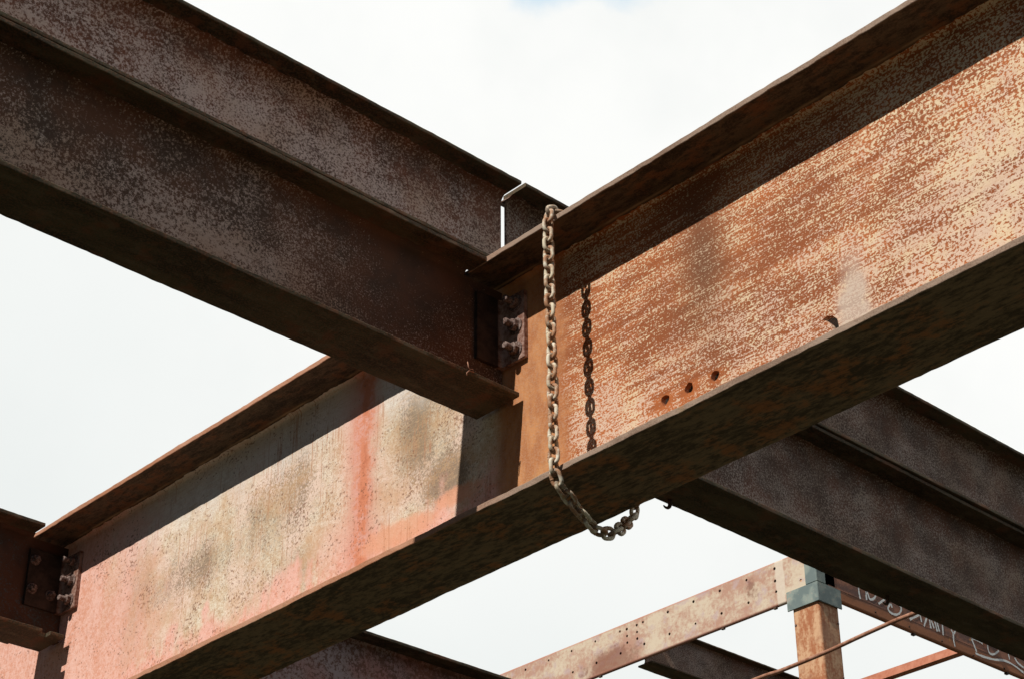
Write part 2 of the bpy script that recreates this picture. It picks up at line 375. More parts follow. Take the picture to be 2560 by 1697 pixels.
M['white_mark'] = small_rust('white_marker_paint', (0.80, 0.82, 0.82), (0.90, 0.91, 0.90), 150, 2)
def ground_mat():
    q = Mat('dark_soil')
    n = q.noise(1.3, 6, 0.7); g = q.noise(30, 4, 0.7)
    return q.done(q.mix(step(n * 0.5 + g * 0.5, 0.38, 0.62), (0.022, 0.021, 0.012), (0.055, 0.052, 0.028)), 0.95, g, 0.5, 0.02)
M['ground'] = ground_mat()

# ------------------------------------------------------------ mesh helpers
def link(name, me, mat, parent=None, smooth=False):
    o = bpy.data.objects.new(name, me); COL.objects.link(o)
    if mat: me.materials.append(mat)
    if parent: o.parent = parent
    if smooth:
        for p in me.polygons: p.use_smooth = True
    return o
def tobj(name, bm, mat, parent=None, smooth=False):
    bmesh.ops.recalc_face_normals(bm, faces=bm.faces)
    me = bpy.data.meshes.new(name); bm.to_mesh(me); bm.free()
    return link(name, me, mat, parent, smooth)
def thing(name, label, cat, loc=(0, 0, 0), rotz=0.0, group=None):
    o = bpy.data.objects.new(name, None); COL.objects.link(o)
    o.empty_display_size = 0.1
    o.location = loc; o.rotation_euler = (0, 0, rotz); tag(o, label, cat, group)
    return o
def tag(o, label=None, cat=None, group=None, kind=None):
    if label: o['label'] = label
    if cat: o['category'] = cat
    if group: o['group'] = group
    o['kind'] = kind or 'thing'
    return o
def prism_x(profile, x0, x1, seg=0.06, jit=0.0, seed=0, keep=None):
    """extrude a closed (y,z) profile along x, with slight corrosion jitter on each ring"""
    bm = bmesh.new(); n = max(1, int(abs(x1 - x0) / seg)); rings = []
    for i in range(n + 1):
        x = x0 + (x1 - x0) * i / n; ring = []
        for k, (y, z) in enumerate(profile):
            if jit:
                d = (mnoise.noise_vector(Vector((x * 6 + seed, y * 9, z * 9))) * 0.8 + mnoise.noise_vector(Vector((x * 45 + seed, y * 30, z * 60))) * 0.7) * jit
                y2, z2 = y + d.y, z + d.z
            else: y2, z2 = y, z
            ring.append(bm.verts.new((x, y2, z2)))
        rings.append(ring)
    m_ = len(profile)
    for a, b in zip(rings, rings[1:]):
        for k in range(m_):
            bm.faces.new((a[k], a[(k + 1) % m_], b[(k + 1) % m_], b[k]))
    bm.faces.new(rings[0]); bm.faces.new(list(reversed(rings[-1])))
    return bm
def rrect(y0, y1, z0, z1, r=0.002, n=3):
    pts = []
    for cy, cz, a0 in ((y1 - r, z1 - r, 0), (y0 + r, z1 - r, 90), (y0 + r, z0 + r, 180), (y1 - r, z0 + r, 270)):
        for i in range(n + 1):
            a = math.radians(a0 + 90 * i / n); pts.append((cy + r * math.cos(a), cz + r * math.sin(a)))
    return pts
def web_profile(tw, z0, z1, r, n=6):
    """web with root fillets at both flanges"""
    h = tw / 2; pts = []
    for i in range(n + 1):
        a = math.radians(90 * i / n); pts.append((h + r - r * math.sin(a), z1 - r + r * math.cos(a) * 0 + (r - r * math.cos(a)) * 0)) if False else None
    pts = []
    # +y side, top fillet (from flange to web)
    for i in range(n + 1):
        a = math.radians(90 * i / n)
        pts.append((h + r - r * math.sin(a), z1 - (r - r * math.cos(a))))
    for i in range(n + 1):
        a = math.radians(90 * (1 - i / n))
        pts.append((h + r - r * math.sin(a), z0 + (r - r * math.cos(a))))
    pts += [(-y, z) for y, z in reversed(pts)]
    return pts
def box(bm, x0, x1, y0, y1, z0, z1):
    v = [bm.verts.new(c) for c in ((x0, y0, z0), (x1, y0, z0), (x1, y1, z0), (x0, y1, z0), (x0, y0, z1), (x1, y0, z1), (x1, y1, z1), (x0, y1, z1))]
    for f in ((0, 3, 2, 1), (4, 5, 6, 7), (0, 1, 5, 4), (1, 2, 6, 5), (2, 3, 7, 6), (3, 0, 4, 7)): bm.faces.new([v[i] for i in f])
def bbox(x0, x1, y0, y1, z0, z1, bev=0.0015):
    bm = bmesh.new(); box(bm, x0, x1, y0, y1, z0, z1)
    if bev: bmesh.ops.bevel(bm, geom=bm.edges[:], offset=bev, segments=2, affect='EDGES')
    return bm
def tube(bm, pts, r, n=10, closed=False, radii=None):
    pts = [Vector(p) for p in pts]; N = len(pts); rings = []
    up = None
    for i, p in enumerate(pts):
        if closed: t = (pts[(i + 1) % N] - pts[i - 1]).normalized()
        else: t = (pts[min(i + 1, N - 1)] - pts[max(i - 1, 0)]).normalized()
        if up is None:
            up = t.orthogonal().normalized()
        else:
            up = (up - t * up.dot(t)).normalized()
        s = t.cross(up); rr = radii[i] if radii else r
        rings.append([bm.verts.new(p + (up * math.cos(2 * math.pi * k / n) + s * math.sin(2 * math.pi * k / n)) * rr) for k in range(n)])
    pairs = list(zip(rings, rings[1:])) + ([(rings[-1], rings[0])] if closed else [])
    for a, b in pairs:
        for k in range(n): bm.faces.new((a[k], a[(k + 1) % n], b[(k + 1) % n], b[k]))
    if not closed:
        bm.faces.new(list(reversed(rings[0]))); bm.faces.new(rings[-1])
def cut(o, cutters):
    """apply boolean differences for real and throw the cutters away"""
    bpy.context.view_layer.update()
    for c in cutters:
        c.matrix_world = o.matrix_world.copy()
        md = o.modifiers.new('cut', 'BOOLEAN'); md.object = c; md.operation = 'DIFFERENCE'; md.solver = 'EXACT'
    bpy.context.view_layer.update()
    dg = bpy.context.evaluated_depsgraph_get()
    me = bpy.data.meshes.new_from_object(o.evaluated_get(dg))
    o.modifiers.clear(); old = o.data; o.data = me; me.name = o.name
    bpy.data.meshes.remove(old)
    for c in cutters: bpy.data.objects.remove(c, do_unlink=True)
def cyl_y(x, z, r, y0, y1, n=14, jag=0.0):
    bm = bmesh.new()
    a = []; b = []
    for k in range(n):
        t = 2 * math.pi * k / n; rr = r * (1 + jag * math.sin(3 * t + x * 50) + jag * random.uniform(-1, 1))
        a.append(bm.verts.new((x + rr * math.cos(t), y0, z + rr * math.sin(t)))); b.append(bm.verts.new((x + rr * math.cos(t), y1, z + rr * math.sin(t))))
    for k in range(n): bm.faces.new((a[k], a[(k + 1) % n], b[(k + 1) % n], b[k]))
    bm.faces.new(list(reversed(a))); bm.faces.new(b)
    return bm
def poly_y(pts, y0, y1):
    bm = bmesh.new(); a = [bm.verts.new((x, y0, z)) for x, z in pts]; b = [bm.verts.new((x, y1, z)) for x, z in pts]; n = len(pts)
    for k in range(n): bm.faces.new((a[k], a[(k + 1) % n], b[(k + 1) % n], b[k]))
    bm.faces.new(list(reversed(a))); bm.faces.new(b)
    return bm

def ibeam(root, x0, x1, depth, width, tf, tw, r, wm, fm, jit=0.0013, web=None, top=None, bot=None, seed=0):
    """rolled I section along local x: underside of the bottom flange at z = 0, web centred on y = 0"""
    wa, wb = web or (x0, x1); ta, tb = top or (x0, x1); ba, bb = bot or (x0, x1)
    h = width / 2
    w_ = tobj('web', prism_x(web_profile(tw, tf - 0.0005, depth - tf + 0.0005, r), wa, wb, 0.25), wm, root, smooth=False)
    t_ = tobj('top_flange', prism_x(rrect(-h, h, depth - tf, depth, 0.0022), ta, tb, 0.012, jit, seed), fm, root)
    b_ = tobj('bottom_flange', prism_x(rrect(-h, h, 0, tf, 0.0022), ba, bb, 0.012, jit, seed + 9), fm, root)
    return w_, t_, b_

# ------------------------------------------------------------ ground
bm = bmesh.new()
R_ = 1500.0; NG = 24
gv = [[bm.verts.new((R_ * (2 * i / NG - 1), R_ * (2 * j / NG - 1), 0)) for j in range(NG + 1)] for i in range(NG + 1)]
for i in range(NG):
    for j in range(NG): bm.faces.new((gv[i][j], gv[i + 1][j], gv[i + 1][j + 1], gv[i][j + 1]))
tag(tobj('ground', bm, M['ground']), kind='structure')

# ------------------------------------------------------------ the girder (runs along world Y)
X0, XF = 2.382, 2.604            # near and far flange tips
XC = (X0 + XF) / 2; GW = XF - X0
GZ = 1.747 + H0                  # underside
GD = 0.600                       # depth
TFG = 0.014
girder = thing('steel_girder', 'deep rust and cream steel girder with the chain wrapped round it', 'girder', (XC, 0, GZ), math.radians(90))
gw, gt, gb = ibeam(girder, -0.6, 8.2, GD, GW, TFG, 0.012, 0.013, M['girder_web'], M['girder_flange'], jit=0.0017)
gb.data.materials[0] = M['girder_bottom']
cuts = []
for hx, hz, hr in ((2.25, 0.119, 0.0112), (2.187, 0.119, 0.0112), (2.12, 0.118, 0.0108)):
    cuts.append(tobj('cutter', cyl_y(hx, hz, hr, -0.05, 0.05, 16, 0.09), None))
cres = [(1.862, 0.133), (1.850, 0.136), (1.838, 0.131), (1.829, 0.120), (1.827, 0.105), (1.828, 0.090), (1.838, 0.090), (1.840, 0.104), (1.846, 0.118), (1.853, 0.127)]
cuts.append(tobj('cutter', poly_y([(a - 0.005, b - 0.012) for a, b in cres], -0.05, 0.05), None))
cut(gw, cuts)
cut(gt, [tobj('cutter', bbox(2.712, 2.738, 0.1045, 0.125, GD - 0.05, GD + 0.05, 0), None)])

tobj('hole_backing', bbox(1.864, 1.874, -GW / 2 + 0.004, -0.0065, TFG + 0.0003, GD - TFG - 0.0003, 0.001), M['girder_flange'], girder)  # unseen plate added behind the web so the crescent hole looks dark

# ------------------------------------------------------------ cross beams (run along world X)
BW = 0.137; BD = 0.311; TF = 0.011; TW = 0.0075
YB = 2.651 + BW / 2              # beam centre line
BZ = 2.035 + H0                  # underside of the lower beams
XWEB = XC - 0.0065               # near face of the girder web
def nut_and_bolt(root_part, loc, axis, r=0.0145, length=0.034):
    """hex nut, washer and threaded bolt end, pointing along axis from loc"""
    bm = bmesh.new(); ax = Vector(axis).normalized(); up = ax.orthogonal().normalized(); s = ax.cross(up); L = Vector(loc)
    def ring(d, rr, n, rot=0.0): return [bm.verts.new(L + ax * d + (up * math.cos(rot + 2 * math.pi * k / n) + s * math.sin(rot + 2 * math.pi * k / n)) * rr) for k in range(n)]
    def lathe(rs):
        for a, b in zip(rs, rs[1:]):
            n = len(a)
            for k in range(n): bm.faces.new((a[k], a[(k + 1) % n], b[(k + 1) % n], b[k]))
        bm.faces.new(list(reversed(rs[0]))); bm.faces.new(rs[-1])
    rot = random.uniform(0, 1)
    lathe([ring(-0.001, r * 1.35, 20), ring(0.0022, r * 1.35, 20), ring(0.003, r * 1.25, 20)])
    lathe([ring(0.0025, r, 6, rot), ring(0.014, r, 6, rot), ring(0.0155, r * 0.86, 6, rot)])
    prof = [ring(0.014, r * 0.55, 12)]
    d = 0.015
    while d < length:
        prof.append(ring(d, r * 0.58, 12)); prof.append(ring(d + 0.0015, r * 0.50, 12)); d += 0.003
    prof.append(ring(length + 0.001, r * 0.40, 12))
    lathe(prof)
    return tobj('bolt', bm, M['bolt'], root_part)
def cleat(root, x_end, z0, z1, leg_w, leg_g, side=-1, bolts_g=(), bolts_w=()):
    """angle cleat: one leg on the beam web, the other on the girder web at local x = x_end"""
    h = TW / 2 * side; t = 0.010
    g = leg_g * side
    pts = [(x_end - leg_w, h), (x_end - leg_w, h + t * side), (x_end - t - 0.006, h + t * side), (x_end - t - 0.002, h + (t + 0.002) * side), (x_end - t, h + (t + 0.006) * side), (x_end - t, g), (x_end, g), (x_end, h)]
    bm = bmesh.new()
    a = [bm.verts.new((x, y, z0)) for x, y in pts]; b = [bm.verts.new((x, y, z1)) for x, y in pts]; n = len(pts)
    for k in range(n): bm.faces.new((a[k], a[(k + 1) % n], b[(k + 1) % n], b[k]))
    bm.faces.new(list(reversed(a))); bm.faces.new(b)
    bmesh.ops.bevel(bm, geom=[e for e in bm.edges if abs(e.verts[0].co.z - e.verts[1].co.z) < 1e-4], offset=0.0012, segments=1, affect='EDGES')
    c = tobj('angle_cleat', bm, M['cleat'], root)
    for y, z in bolts_g: nut_and_bolt(c, (x_end - t, y, z), (-1, 0, 0))
    for x, z in bolts_w: nut_and_bolt(c, (x, h + t * side, z), (0, side, 0), 0.011, 0.020)
    return c
near_group = None
# lower beam, near side, framed into the girder
b1 = thing('steel_beam', 'dark speckled steel beam from the upper left, bolted to the near face of the girder', 'steel beam', (0, YB, BZ))
w1, t1, f1 = ibeam(b1, -2.2, XWEB, BD, BW, TF, TW, 0.017, M['web_a'], M['flange_a'], web=(-2.2, XWEB - 0.002), top=(-2.2, 2.3805), bot=(-2.2, 2.474), seed=1)
cut(w1, [tobj('cutter', bbox(2.372, 2.6, -0.05, 0.05, BD - 0.021, BD + 0.05, 0), None)])
cut(t1, [tobj('cutter', bbox(2.366, 2.40, -0.014, 0.014, BD - 0.05, BD + 0.05, 0), None)])
for o in (w1, t1, f1): pass
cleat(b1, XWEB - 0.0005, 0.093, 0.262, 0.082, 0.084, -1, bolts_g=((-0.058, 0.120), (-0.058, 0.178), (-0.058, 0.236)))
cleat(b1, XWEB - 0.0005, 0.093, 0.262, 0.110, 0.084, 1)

# upper beam, near piece and far piece, lying on top with a narrow gap between their ends
UZ = 2.3465 + H0; UD = 0.252
b2 = thing('steel_beam', 'purple grey speckled upper beam at top left, lying on another and ending at a gap', 'steel beam', (0, YB, UZ))
w2, t2, f2 = ibeam(b2, -2.2, 2.483, UD, BW, 0.010, 0.007, 0.026, M['web_b'], M['flange_a'], top=(-2.2, 2.487), seed=2)
cut(w2, [tobj('cutter', bbox(2.362, 2.435, -0.05, 0.05, -0.02, 0.030, 0), None)])
cut(f2, [tobj('cutter', bbox(2.362, 2.408, -0.008, 0.030, -0.03, 0.03, 0), None)])
ROTR = math.radians(0.75)
b3 = thing('steel_beam', 'upper beam running away beyond the girder, its near end just right of the narrow gap', 'steel beam', (2.4995, YB, UZ), math.radians(0.45))
w3, t3, f3 = ibeam(b3, 0.0, 9.0, UD, BW, 0.010, 0.007, 0.024, M['web_c'], M['flange_c'], seed=3)
cut(t3, [tobj('cutter', bbox(-0.02, 0.085, 0.006, 0.10, UD - 0.05, UD + 0.05, 0), None)])
# lower beam beyond the girder
b4 = thing('steel_beam', 'long dark beam beyond the girder at the right with hooks hanging from its bottom flange', 'steel beam', (2.506, YB, BZ + 0.002), ROTR)
w4, t4, f4 = ibeam(b4, 0.0, 9.0, BD - 0.003, BW, TF, TW, 0.011, M['web_c'], M['flange_c'], top=(0.103, 9.0), bot=(0.008, 9.0), seed=4)
cut(w4, [tobj('cutter', bbox(-0.1, 0.101, -0.05, 0.05, BD - 0.022, BD + 0.05, 0), None)])
# next bay: near side beam at lower left and its partner beyond
Y3 = 4.435 + BW / 2
b5 = thing('steel_beam', 'rust brown and blue stained beam end bolted to the girder at the bottom left corner', 'steel beam', (0, Y3, BZ))
w5, t5, f5 = ibeam(b5, -2.2, XWEB, BD, BW, TF, TW, 0.011, M['web_d'], M['flange_a'], web=(-2.2, XWEB - 0.002), top=(-2.2, 2.370), bot=(-2.2, 2.466), seed=6)
cut(w5, [tobj('cutter', bbox(2.374, 2.6, -0.05, 0.05, BD - 0.021, BD + 0.05, 0), None)])
cut(f5, [tobj('cutter', bbox(2.40, 2.425, -0.10, -0.045, -0.02, 0.03, 0), None), tobj('cutter', bbox(2.30, 2.335, 0.050, 0.10, -0.02, 0.03, 0), None), tobj('cutter', bbox(2.375, 2.50, 0.058, 0.10, -0.02, 0.03, 0), None)])
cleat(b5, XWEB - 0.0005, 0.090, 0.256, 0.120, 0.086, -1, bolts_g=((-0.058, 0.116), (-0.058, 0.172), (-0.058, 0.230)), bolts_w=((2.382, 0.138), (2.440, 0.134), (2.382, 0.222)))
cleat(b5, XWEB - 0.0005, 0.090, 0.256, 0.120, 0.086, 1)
b6 = thing('steel_beam', 'beam with pinkish grey web starting behind the girder at the bottom of the picture', 'steel beam', (2.506, Y3 - 0.002, BZ))
ibeam(b6, 0.0, 9.0, BD - 0.003, BW, TF, TW, 0.011, M['web_e'], M['flange_c'], top=(0.103, 9.0), jit=0.0012, seed=8)

# ------------------------------------------------------------ chain looped round the girder
WR = 0.0042; PITCH = 0.0236
YCH = 2.4425
def smooth_path(pts, n=12):
    out = []; P = [Vector(p) for p in pts]; N = len(P)
    for i in range(N):
        p0, p1, p2, p3 = P[i - 1], P[i], P[(i + 1) % N], P[(i + 2) % N]
        for k in range(n):
            t = k / n
            out.append(0.5 * ((2 * p1) + (p2 - p0) * t + (2 * p0 - 5 * p1 + 4 * p2 - p3) * t * t + (3 * p1 - p0 - 3 * p2 + p3) * t ** 3))
    return out
nx, fx = X0 - 0.0135, XF + 0.0135
ztop, zbot = 2.347, 1.747
cp = [(nx + 0.004, ztop + 0.004), (nx - 0.0005, ztop - 0.03), (nx, 2.25), (nx, 2.10), (nx, 1.95), (nx, 1.82), (nx + 0.001, 1.775), (2.371, 1.750), (2.380, 1.724), (2.414, 1.697), (2.450, 1.674), (2.480, 1.658), (2.511, 1.657), (2.540, 1.671), (2.568, 1.694), (2.598, 1.720), (2.614, 1.742), (fx, 1.775), (fx, 1.84), (fx, 1.98), (fx, 2.12), (fx, 2.25), (fx, 2.322), (fx - 0.004, ztop + 0.004), (fx - 0.03, ztop + 0.0145), (XC, ztop + 0.0145), (nx + 0.03, ztop + 0.0145), (nx + 0.015, ztop + 0.012)]
def y_drift(x):
    t = min(1.0, max(0.0, (x - 2.54) / 0.06)); return 0.022 * t * t * (3 - 2 * t)
path = smooth_path([(x, YCH + y_drift(x) + 0.0025 * math.sin(z * 9), z) for x, z in cp])
cum = [0.0]
for a, b in zip(path, path[1:] + path[:1]): cum.append(cum[-1] + (b - a).length)
total = cum[-1]; NL = int(round(total / PITCH / 2)) * 2; pit = total / NL
def at_s(s):
    s %= total
    lo = 0
    for i in range(len(path)):
        if cum[i + 1] >= s:
            f = (s - cum[i]) / max(1e-9, cum[i + 1] - cum[i]); return path[i].lerp(path[(i + 1) % len(path)], f)
def link_mesh(name):
    """closed oval link lying in local XY plane, long axis x, with the weld bulge in the middle of one side"""
    bm = bmesh.new(); hl = PITCH / 2 + WR - 0.0102; ro = 0.0102; pts = []; rad = []
    n = 10
    for i in range(n + 1):
        a = math.radians(-90 + 180 * i / n); pts.append((hl + ro * math.cos(a), ro * math.sin(a), 0)); rad.append(WR)
    for u in (0.5, 0.15, 0.0, -0.15, -0.5): pts.append((hl * u, ro, 0)); rad.append(WR * (1.0 if abs(u) > 0.3 else (1.16 if u == 0 else 0.95)))
    for i in range(n + 1):
        a = math.radians(90 + 180 * i / n); pts.append((-hl + ro * math.cos(a), ro * math.sin(a), 0)); rad.append(WR)
    pts.append((0, -ro, 0)); rad.append(WR)
    tube(bm, pts, WR, 10, closed=True, radii=rad)
    me = bpy.data.meshes.new(name)
    bmesh.ops.recalc_face_normals(bm, faces=bm.faces); bm.to_mesh(me); bm.free()
    for p in me.polygons: p.use_smooth = True
    me.materials.append(M['chain'])
    return me
chain = thing('chain', 'weathered tan iron chain hanging down the sunlit girder and sagging beneath it', 'chain', (nx, YCH, 2.347 + H0))
lm = link_mesh('link')
for i in range(NL):
    s = (i + 0.5) * pit
    p = at_s(s); t = (at_s(s + pit * 0.45) - at_s(s - pit * 0.45)).normalized()
    wdt = Vector((0, 1, 0)); wdt = (wdt - t * wdt.dot(t)).normalized()
    if i % 2: wdt = t.cross(wdt)
    ang = random.uniform(-0.22, 0.22)
    wdt = (Matrix.Rotation(ang, 3, t) @ wdt)
    nrm = t.cross(wdt)
    o = bpy.data.objects.new('link', lm); COL.objects.link(o); o.parent = chain
    mt = Matrix((t, wdt, nrm)).transposed().to_4x4()
    q_ = p + Vector((0, 0, H0)) - chain.location
    if abs(p.x - nx) > 0.02 or p.z < 1.76: q_ += Vector((0, random.uniform(-0.001, 0.001), 0))
    mt.translation = q_
    o.matrix_local = mt

# ------------------------------------------------------------ hooks and tie wire
def hook(loc, label, size=1.0, turn=0.0):
    bm = bmesh.new(); pts = [(0, 0, 0.0)]
    pts = [(0.0, 0, 0.003), (0.0, 0, -0.010 * size)]
    for i in range(9):
        a = math.radians(0 - 130 * i / 8); pts.append((-0.0135 * size + 0.0135 * size * math.cos(a), 0, -0.012 * size + 0.0135 * size * math.sin(a)))
    rad = [0.0050, 0.0050] + [0.0050 - 0.0035 * (i / 8) ** 1.6 for i in range(9)]
    tube(bm, pts, 0.004, 10, radii=[r * size for r in rad])
    o = tobj('hook', bm, M['hook'], None, True); o.location = loc; o.rotation_euler = (0, 0, turn)
    tag(o, label, 'hook', 'hooks under the far beam')
    return o
hook((3.066, 2.776, 2.035 + H0 + 0.002), 'small dark hook against the sky, hanging from the beam just right of the chain', 1.0)
hook((3.889, 2.787, 2.037 + H0), 'small dark hook in front of the beam with white writing', 1.0)
bm = bmesh.new()
tube(bm, [(2.327, 2.649, 2.062), (2.328, 2.6475, 2.050), (2.331, 2.647, 2.044), (2.339, 2.646, 2.047), (2.343, 2.647, 2.043), (2.330, 2.648, 2.041), (2.325, 2.649, 2.035), (2.326, 2.650, 2.029)], 0.0011, 6)
o = tobj('tie_wire', bm, M['rod'], None, True); o.location.z = H0
tag(o, 'short bent rusty wire on the bottom flange edge of the near dark beam', 'wire')

# ------------------------------------------------------------ far frame: column, purlins
YCOL, XCOL = 4.642, 6.0
colm = thing('steel_column', 'square rusty steel column with a teal plate round its head', 'column', (XCOL, YCOL, 0))
def shaft_bm():
    bm = bmesh.new(); prof = rrect(0.0, 0.140, 0.0, 0.129, 0.011, 5)   # (world y, world x)
    a = []; lv = []
    zs = [0.0, 0.8, 1.6, 2.4, 3.2, 4.0, 4.4, 4.7, 3.47 + H0]
    for z in zs: lv.append([bm.verts.new((px, py, z)) for py, px in prof])
    n = len(prof)
    for A, B in zip(lv, lv[1:]):
        for k in range(n): bm.faces.new((A[k], A[(k + 1) % n], B[(k + 1) % n], B[k]))
    bm.faces.new(lv[0]); bm.faces.new(list(reversed(lv[-1])))
    return bm
tobj('shaft', shaft_bm(), M['column'], colm)
# teal bracket: band round the two visible faces plus a riser on the corner
def plate_L(z0, z1, wy, wx, t=0.006, out=0.004):
    """L-shaped sheet in plan, wrapped on the corner at (0,0)"""
    a = -out
    pts = [(a - t, a - t), (wx, a - t), (wx, a), (a, a), (a, wy), (a - t, wy)]
    bm = bmesh.new(); A = [bm.verts.new((x, y, z0)) for x, y in pts]; B = [bm.verts.new((x, y, z1)) for x, y in pts]
    for k in range(6): bm.faces.new((A[k], A[(k + 1) % 6], B[(k + 1) % 6], B[k]))
    bm.faces.new(list(reversed(A))); bm.faces.new(B)
    bmesh.ops.bevel(bm, geom=[e for e in bm.edges], offset=0.0015, segments=2, affect='EDGES')
    return bm
band = plate_L(3.232 + H0, 3.318 + H0, 0.158, 0.141)
rz = plate_L(3.319 + H0, 3.50 + H0, 0.052, 0.046)
me_tmp = bpy.data.meshes.new('t'); rz.to_mesh(me_tmp); band.from_mesh(me_tmp); rz.free()
tobj('head_plate', band, M['teal'], colm)
for (px, py, pz, ax) in ((-0.001, 0.128, 3.165, (-1, 0, 0)), (0.116, -0.001, 3.165, (0, -1, 0)), (-0.001, 0.128, 2.93, (-1, 0, 0)), (0.116, -0.001, 2.93, (0, -1, 0))):
    bm = bmesh.new(); axv = Vector(ax)
    bmesh.ops.create_icosphere(bm, subdivisions=2, radius=0.0055, matrix=Matrix.Translation(Vector((px, py, pz + H0))) @ Matrix.Diagonal((1 - 0.5 * abs(axv.x), 1 - 0.5 * abs(axv.y), 1, 1)))
    tobj('screw_head', bm, M['bolt'], colm, True)

# perforated C purlin along Y on the column's left
PZ0, PZ1 = 3.278, 3.480
def c_profile(d, w_, t, r, side):
    """C section in (y,z): web on y=0 facing -side, flanges towards +side"""
    o = []
    def arc(cy, cz, rad, a0, a1, n=4):
        for i in range(n + 1):
            a = math.radians(a0 + (a1 - a0) * i / n); o.append((cy + rad * math.cos(a), cz + rad * math.sin(a)))
    o.append((w_, 0.0)); arc(r, r, r, 270, 180); arc(r, d - r, r, 180, 90); o.append((w_, d)); o.append((w_, d - t))
    ri = max(0.001, r - t); arc(t + ri, d - t - ri, ri, 90, 180); arc(t + ri, t + ri, ri, 180, 270); o.append((w_, t))
    return [(y * side, z) for y, z in o]
purl = thing('steel_purlin', 'pale worn channel purlin dotted with screw holes, left of the teal topped column', 'purlin', (XCOL - 0.003, 0, PZ0 + H0), math.radians(90))
pm = tobj('web', prism_x(c_profile(PZ1 - PZ0, 0.013, 0.005, 0.009, -1), YCOL + 0.006, 10.5, 0.25), M['purlin'], purl)
hl = []
for ratio in (0.787 - 0.0002,): hl.append((0.787, 0.5584))
top_row = [0.8094, 0.8356, 0.8611, 0.8869, 0.9126, 0.9381, 0.9622, 0.9884, 1.0143, 1.0400, 1.0663, 1.092, 1.118]
for t in top_row: hl.append((t, 0.5747))
for t in [0.8095, 0.8352, 0.8608, 0.8861, 0.9120, 0.9376, 0.9622, 0.9878, 1.0135, 1.04]: hl.append((t, 0.5572))
for t in (0.9445, 0.9549):
    for z in (0.5743, 0.5688, 0.5635): hl.append((t, z))
hl.append((0.8097, 0.5654))
# one small round hole each, cut for real
bm = bmesh.new()
for yy, zz in hl:
    r = random.uniform(0.0055, 0.0072); n = 12; A = []; B = []
    for k in range(n):
        a = 2 * math.pi * k / n
        A.append(bm.verts.new((yy * 6.0 + r * math.cos(a), -0.03, zz * 6.0 - PZ0 + r * math.sin(a)))); B.append(bm.verts.new((yy * 6.0 + r * math.cos(a), 0.03, zz * 6.0 - PZ0 + r * math.sin(a))))
    for k in range(n): bm.faces.new((A[k], A[(k + 1) % n], B[(k + 1) % n], B[k]))
    bm.faces.new(list(reversed(A))); bm.faces.new(B)
cut(pm, [tobj('cutter', bm, None)])
# a backing strip closes the channel, so the holes look dark
tobj('backing_strip', bbox(YCOL + 0.15, 10.5, -0.026, -0.020, 0.0062, PZ1 - PZ0 - 0.0062, 0.001), M['hook'], purl)
for t, dz in ((0.812, 0.0), (0.861, 0.0), (0.985, 0.0)):
    bm = bmesh.new(); box(bm, t * 6.0 - 0.008, t * 6.0 + 0.008, -0.012, 0.0, -0.007, -0.0005)
    tobj('stud', bm, M['hook'], purl)

# channel along X with white writing
chn = thing('steel_channel', 'rust red channel with white hand painted letters, right of the column', 'channel', (XCOL + 0.02, YCOL + 0.0, PZ0 - 0.006 + H0), 0.0)
CD = PZ1 - PZ0 + 0.004
tobj('web', prism_x(c_profile(CD, 0.016, 0.006, 0.009, 1), 0.02, 6.5, 0.3), M['channel'], chn)
tobj('bead', prism_x(rrect(-0.0009, 0.002, 0.050, 0.056, 0.001, 2), 0.05, 6.5, 0.05, 0.0008, 3), M['channel'], chn)
def tgt(px, py):
    """where a pixel of the sign's outline falls on the channel's face (used once, to measure the lettering)"""
    d = Fv * 4931.7 + Rv * (px - 1280) - Uv * (py - 848.5)
    d = d * (YCOL / d.y)
    return (d.x - (XCOL + 0.02), d.z - (PZ0 - 0.006))
def za(x, y): return (2100 + x / 8.712, 1440 + y / 8.712)
def zb(x, y): return (2300 + x / 8.858, 1520 + y / 8.858)
strokes = [
    [za(395, 215), za(415, 380), za(440, 490)], [za(560, 300), za(575, 510)],
    [za(560, 300), za(610, 400), za(640, 485), za(695, 500), za(745, 465), za(775, 415)],
    [za(835, 595), za(950, 510), za(1010, 450)],
    [za(1100, 590), za(1130, 680)], [za(1090, 600), za(1040, 690), za(1090, 780), za(1200, 830), za(1290, 800), za(1330, 710), za(1310, 650), za(1260, 590)],
    [za(1515, 935), za(1710, 840), za(1790, 790)], [za(1735, 820), za(1775, 995)], [za(1885, 890), za(1825, 1085)],
    [za(1945, 940), za(1975, 1130)], [za(1985, 960), za(2045, 1130)], [za(2060, 980), za(2115, 1200)], [za(2110, 1000), za(2160, 1200)],
    [zb(490, 360), zb(510, 590)],
    [zb(680, 465), zb(730, 560), zb(740, 700), zb(770, 840)], [zb(780, 500), zb(738, 560)],
    [zb(1130, 660), zb(1190, 800), zb(1250, 960)], [zb(1130, 660), zb(1260, 700), zb(1380, 775)],
    [zb(1490, 800), zb(1510, 930), zb(1560, 1005), zb(1650, 1005), zb(1740, 935)],
    [zb(1950, 1000), zb(1980, 1130)],
    [zb(2090, 1090), zb(2160, 1200), zb(2290, 1310)],
    [zb(1225, 990), zb(1400, 1065), zb(1640, 1130), zb(1850, 1150), zb(2050, 1240), zb(2290, 1420)],
]
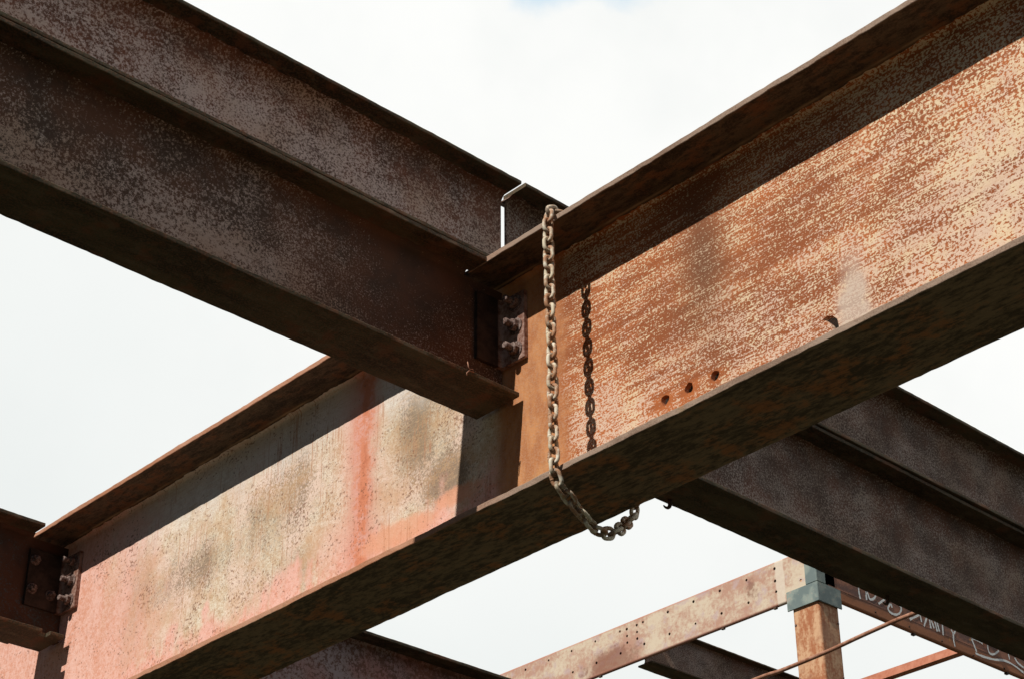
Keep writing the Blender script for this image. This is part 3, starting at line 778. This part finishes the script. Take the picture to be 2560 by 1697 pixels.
for st in strokes:
    bm = bmesh.new()
    P = [tgt(*s) for s in st]
    # densify with Catmull-Rom
    Q = [P[0]] + P + [P[-1]]; D = []
    for i in range(1, len(Q) - 2):
        for k in range(5):
            t = k / 5; a, b, c, d = Q[i - 1], Q[i], Q[i + 1], Q[i + 2]
            D.append(tuple(0.5 * ((2 * b[j]) + (c[j] - a[j]) * t + (2 * a[j] - 5 * b[j] + 4 * c[j] - d[j]) * t * t + (3 * b[j] - a[j] - 3 * c[j] + d[j]) * t ** 3) for j in (0, 1)))
    D.append(P[-1]); prev = None
    for i, (x, z) in enumerate(D):
        a, b = D[max(0, i - 1)], D[min(len(D) - 1, i + 1)]
        tx, tz = b[0] - a[0], b[1] - a[1]; L = math.hypot(tx, tz) or 1; wv = 0.0056 * random.uniform(0.75, 1.2)
        nxv, nzv = -tz / L * wv * 0.9, tx / L * wv * 0.9
        v1 = bm.verts.new((x + nxv, -0.0012, z + nzv)); v2 = bm.verts.new((x - nxv, -0.0012, z - nzv))
        if prev: bm.faces.new((prev[0], v1, v2, prev[1]))
        prev = (v1, v2)
    tobj('painted_stroke', bm, M['white_mark'], chn)
for (sx_, sy_) in (za(770, 775), za(1505, 1090), zb(482, 720), zb(1180, 1040), zb(1865, 1330)):
    x, z = tgt(sx_, sy_); bm = bmesh.new(); bmesh.ops.create_icosphere(bm, subdivisions=2, radius=0.0045, matrix=Matrix.Translation((x, -0.001, z)))
    tobj('screw_head', bm, M['cleat'], chn, True)
for x in (0.62, 1.30, 2.02):
    bm = bmesh.new(); box(bm, x, x + 0.018, 0.002, 0.018, -0.008, -0.0005)
    tobj('stud', bm, M['hook'], chn)

# dark I beam behind the perforated purlin
b7 = thing('steel_beam', 'thin dark beam at the bottom edge, starting behind the pale perforated purlin', 'steel beam', (6.03, 5.655, 3.262 + H0))
ibeam(b7, 0.0, 5.0, 0.193, 0.09, 0.008, 0.006, 0.010, M['web_c'], M['flange_c'], bot=(0.0, 5.0), top=(0.06, 5.0), seed=12)

# thin round conduit in front of the column
conduit_pts = [(5.6, 9.0, 2.70), (5.6, 6.5, 2.762), (5.6, 5.3, 2.783), (5.6, 4.683, 2.7985), (5.6, 4.541, 2.797), (5.6, 4.323, 2.805), (5.6, 4.150, 2.8185), (5.6, 3.987, 2.829), (5.6, 3.905, 2.831), (5.6, 3.2, 2.845), (5.6, 0.5, 2.85)]
cr = []
P = [Vector(p) for p in conduit_pts]; P = [P[0]] + P + [P[-1]]
for i in range(1, len(P) - 2):
    for k in range(6):
        t = k / 6; a, b, c, d = P[i - 1], P[i], P[i + 1], P[i + 2]
        cr.append(0.5 * ((2 * b) + (c - a) * t + (2 * a - 5 * b + 4 * c - d) * t * t + (3 * b - a - 3 * c + d) * t ** 3))
bm = bmesh.new(); tube(bm, [v + Vector((0, 0, H0)) for v in cr], 0.0080, 14)
tag(tobj('steel_rod', bm, M['rod'], None, True), 'thin rusty round bar passing in front of the square column', 'rod')

# salmon coloured angle beyond the channel
ang = tobj('steel_angle', prism_x([(0.0, 0.0), (0.0, 0.037), (-0.005, 0.037), (-0.005, 0.005), (-0.042, 0.005), (-0.042, 0.0)], 4.60, 9.5, 0.2, 0.0006, 2), M['salmon'], None)
ang.location = (7.2, 0, 3.379 + H0); ang.rotation_euler = (0, 0, math.radians(90))
tag(ang, 'slim salmon pink steel angle at the bottom right, running behind the lettered channel', 'steel angle')
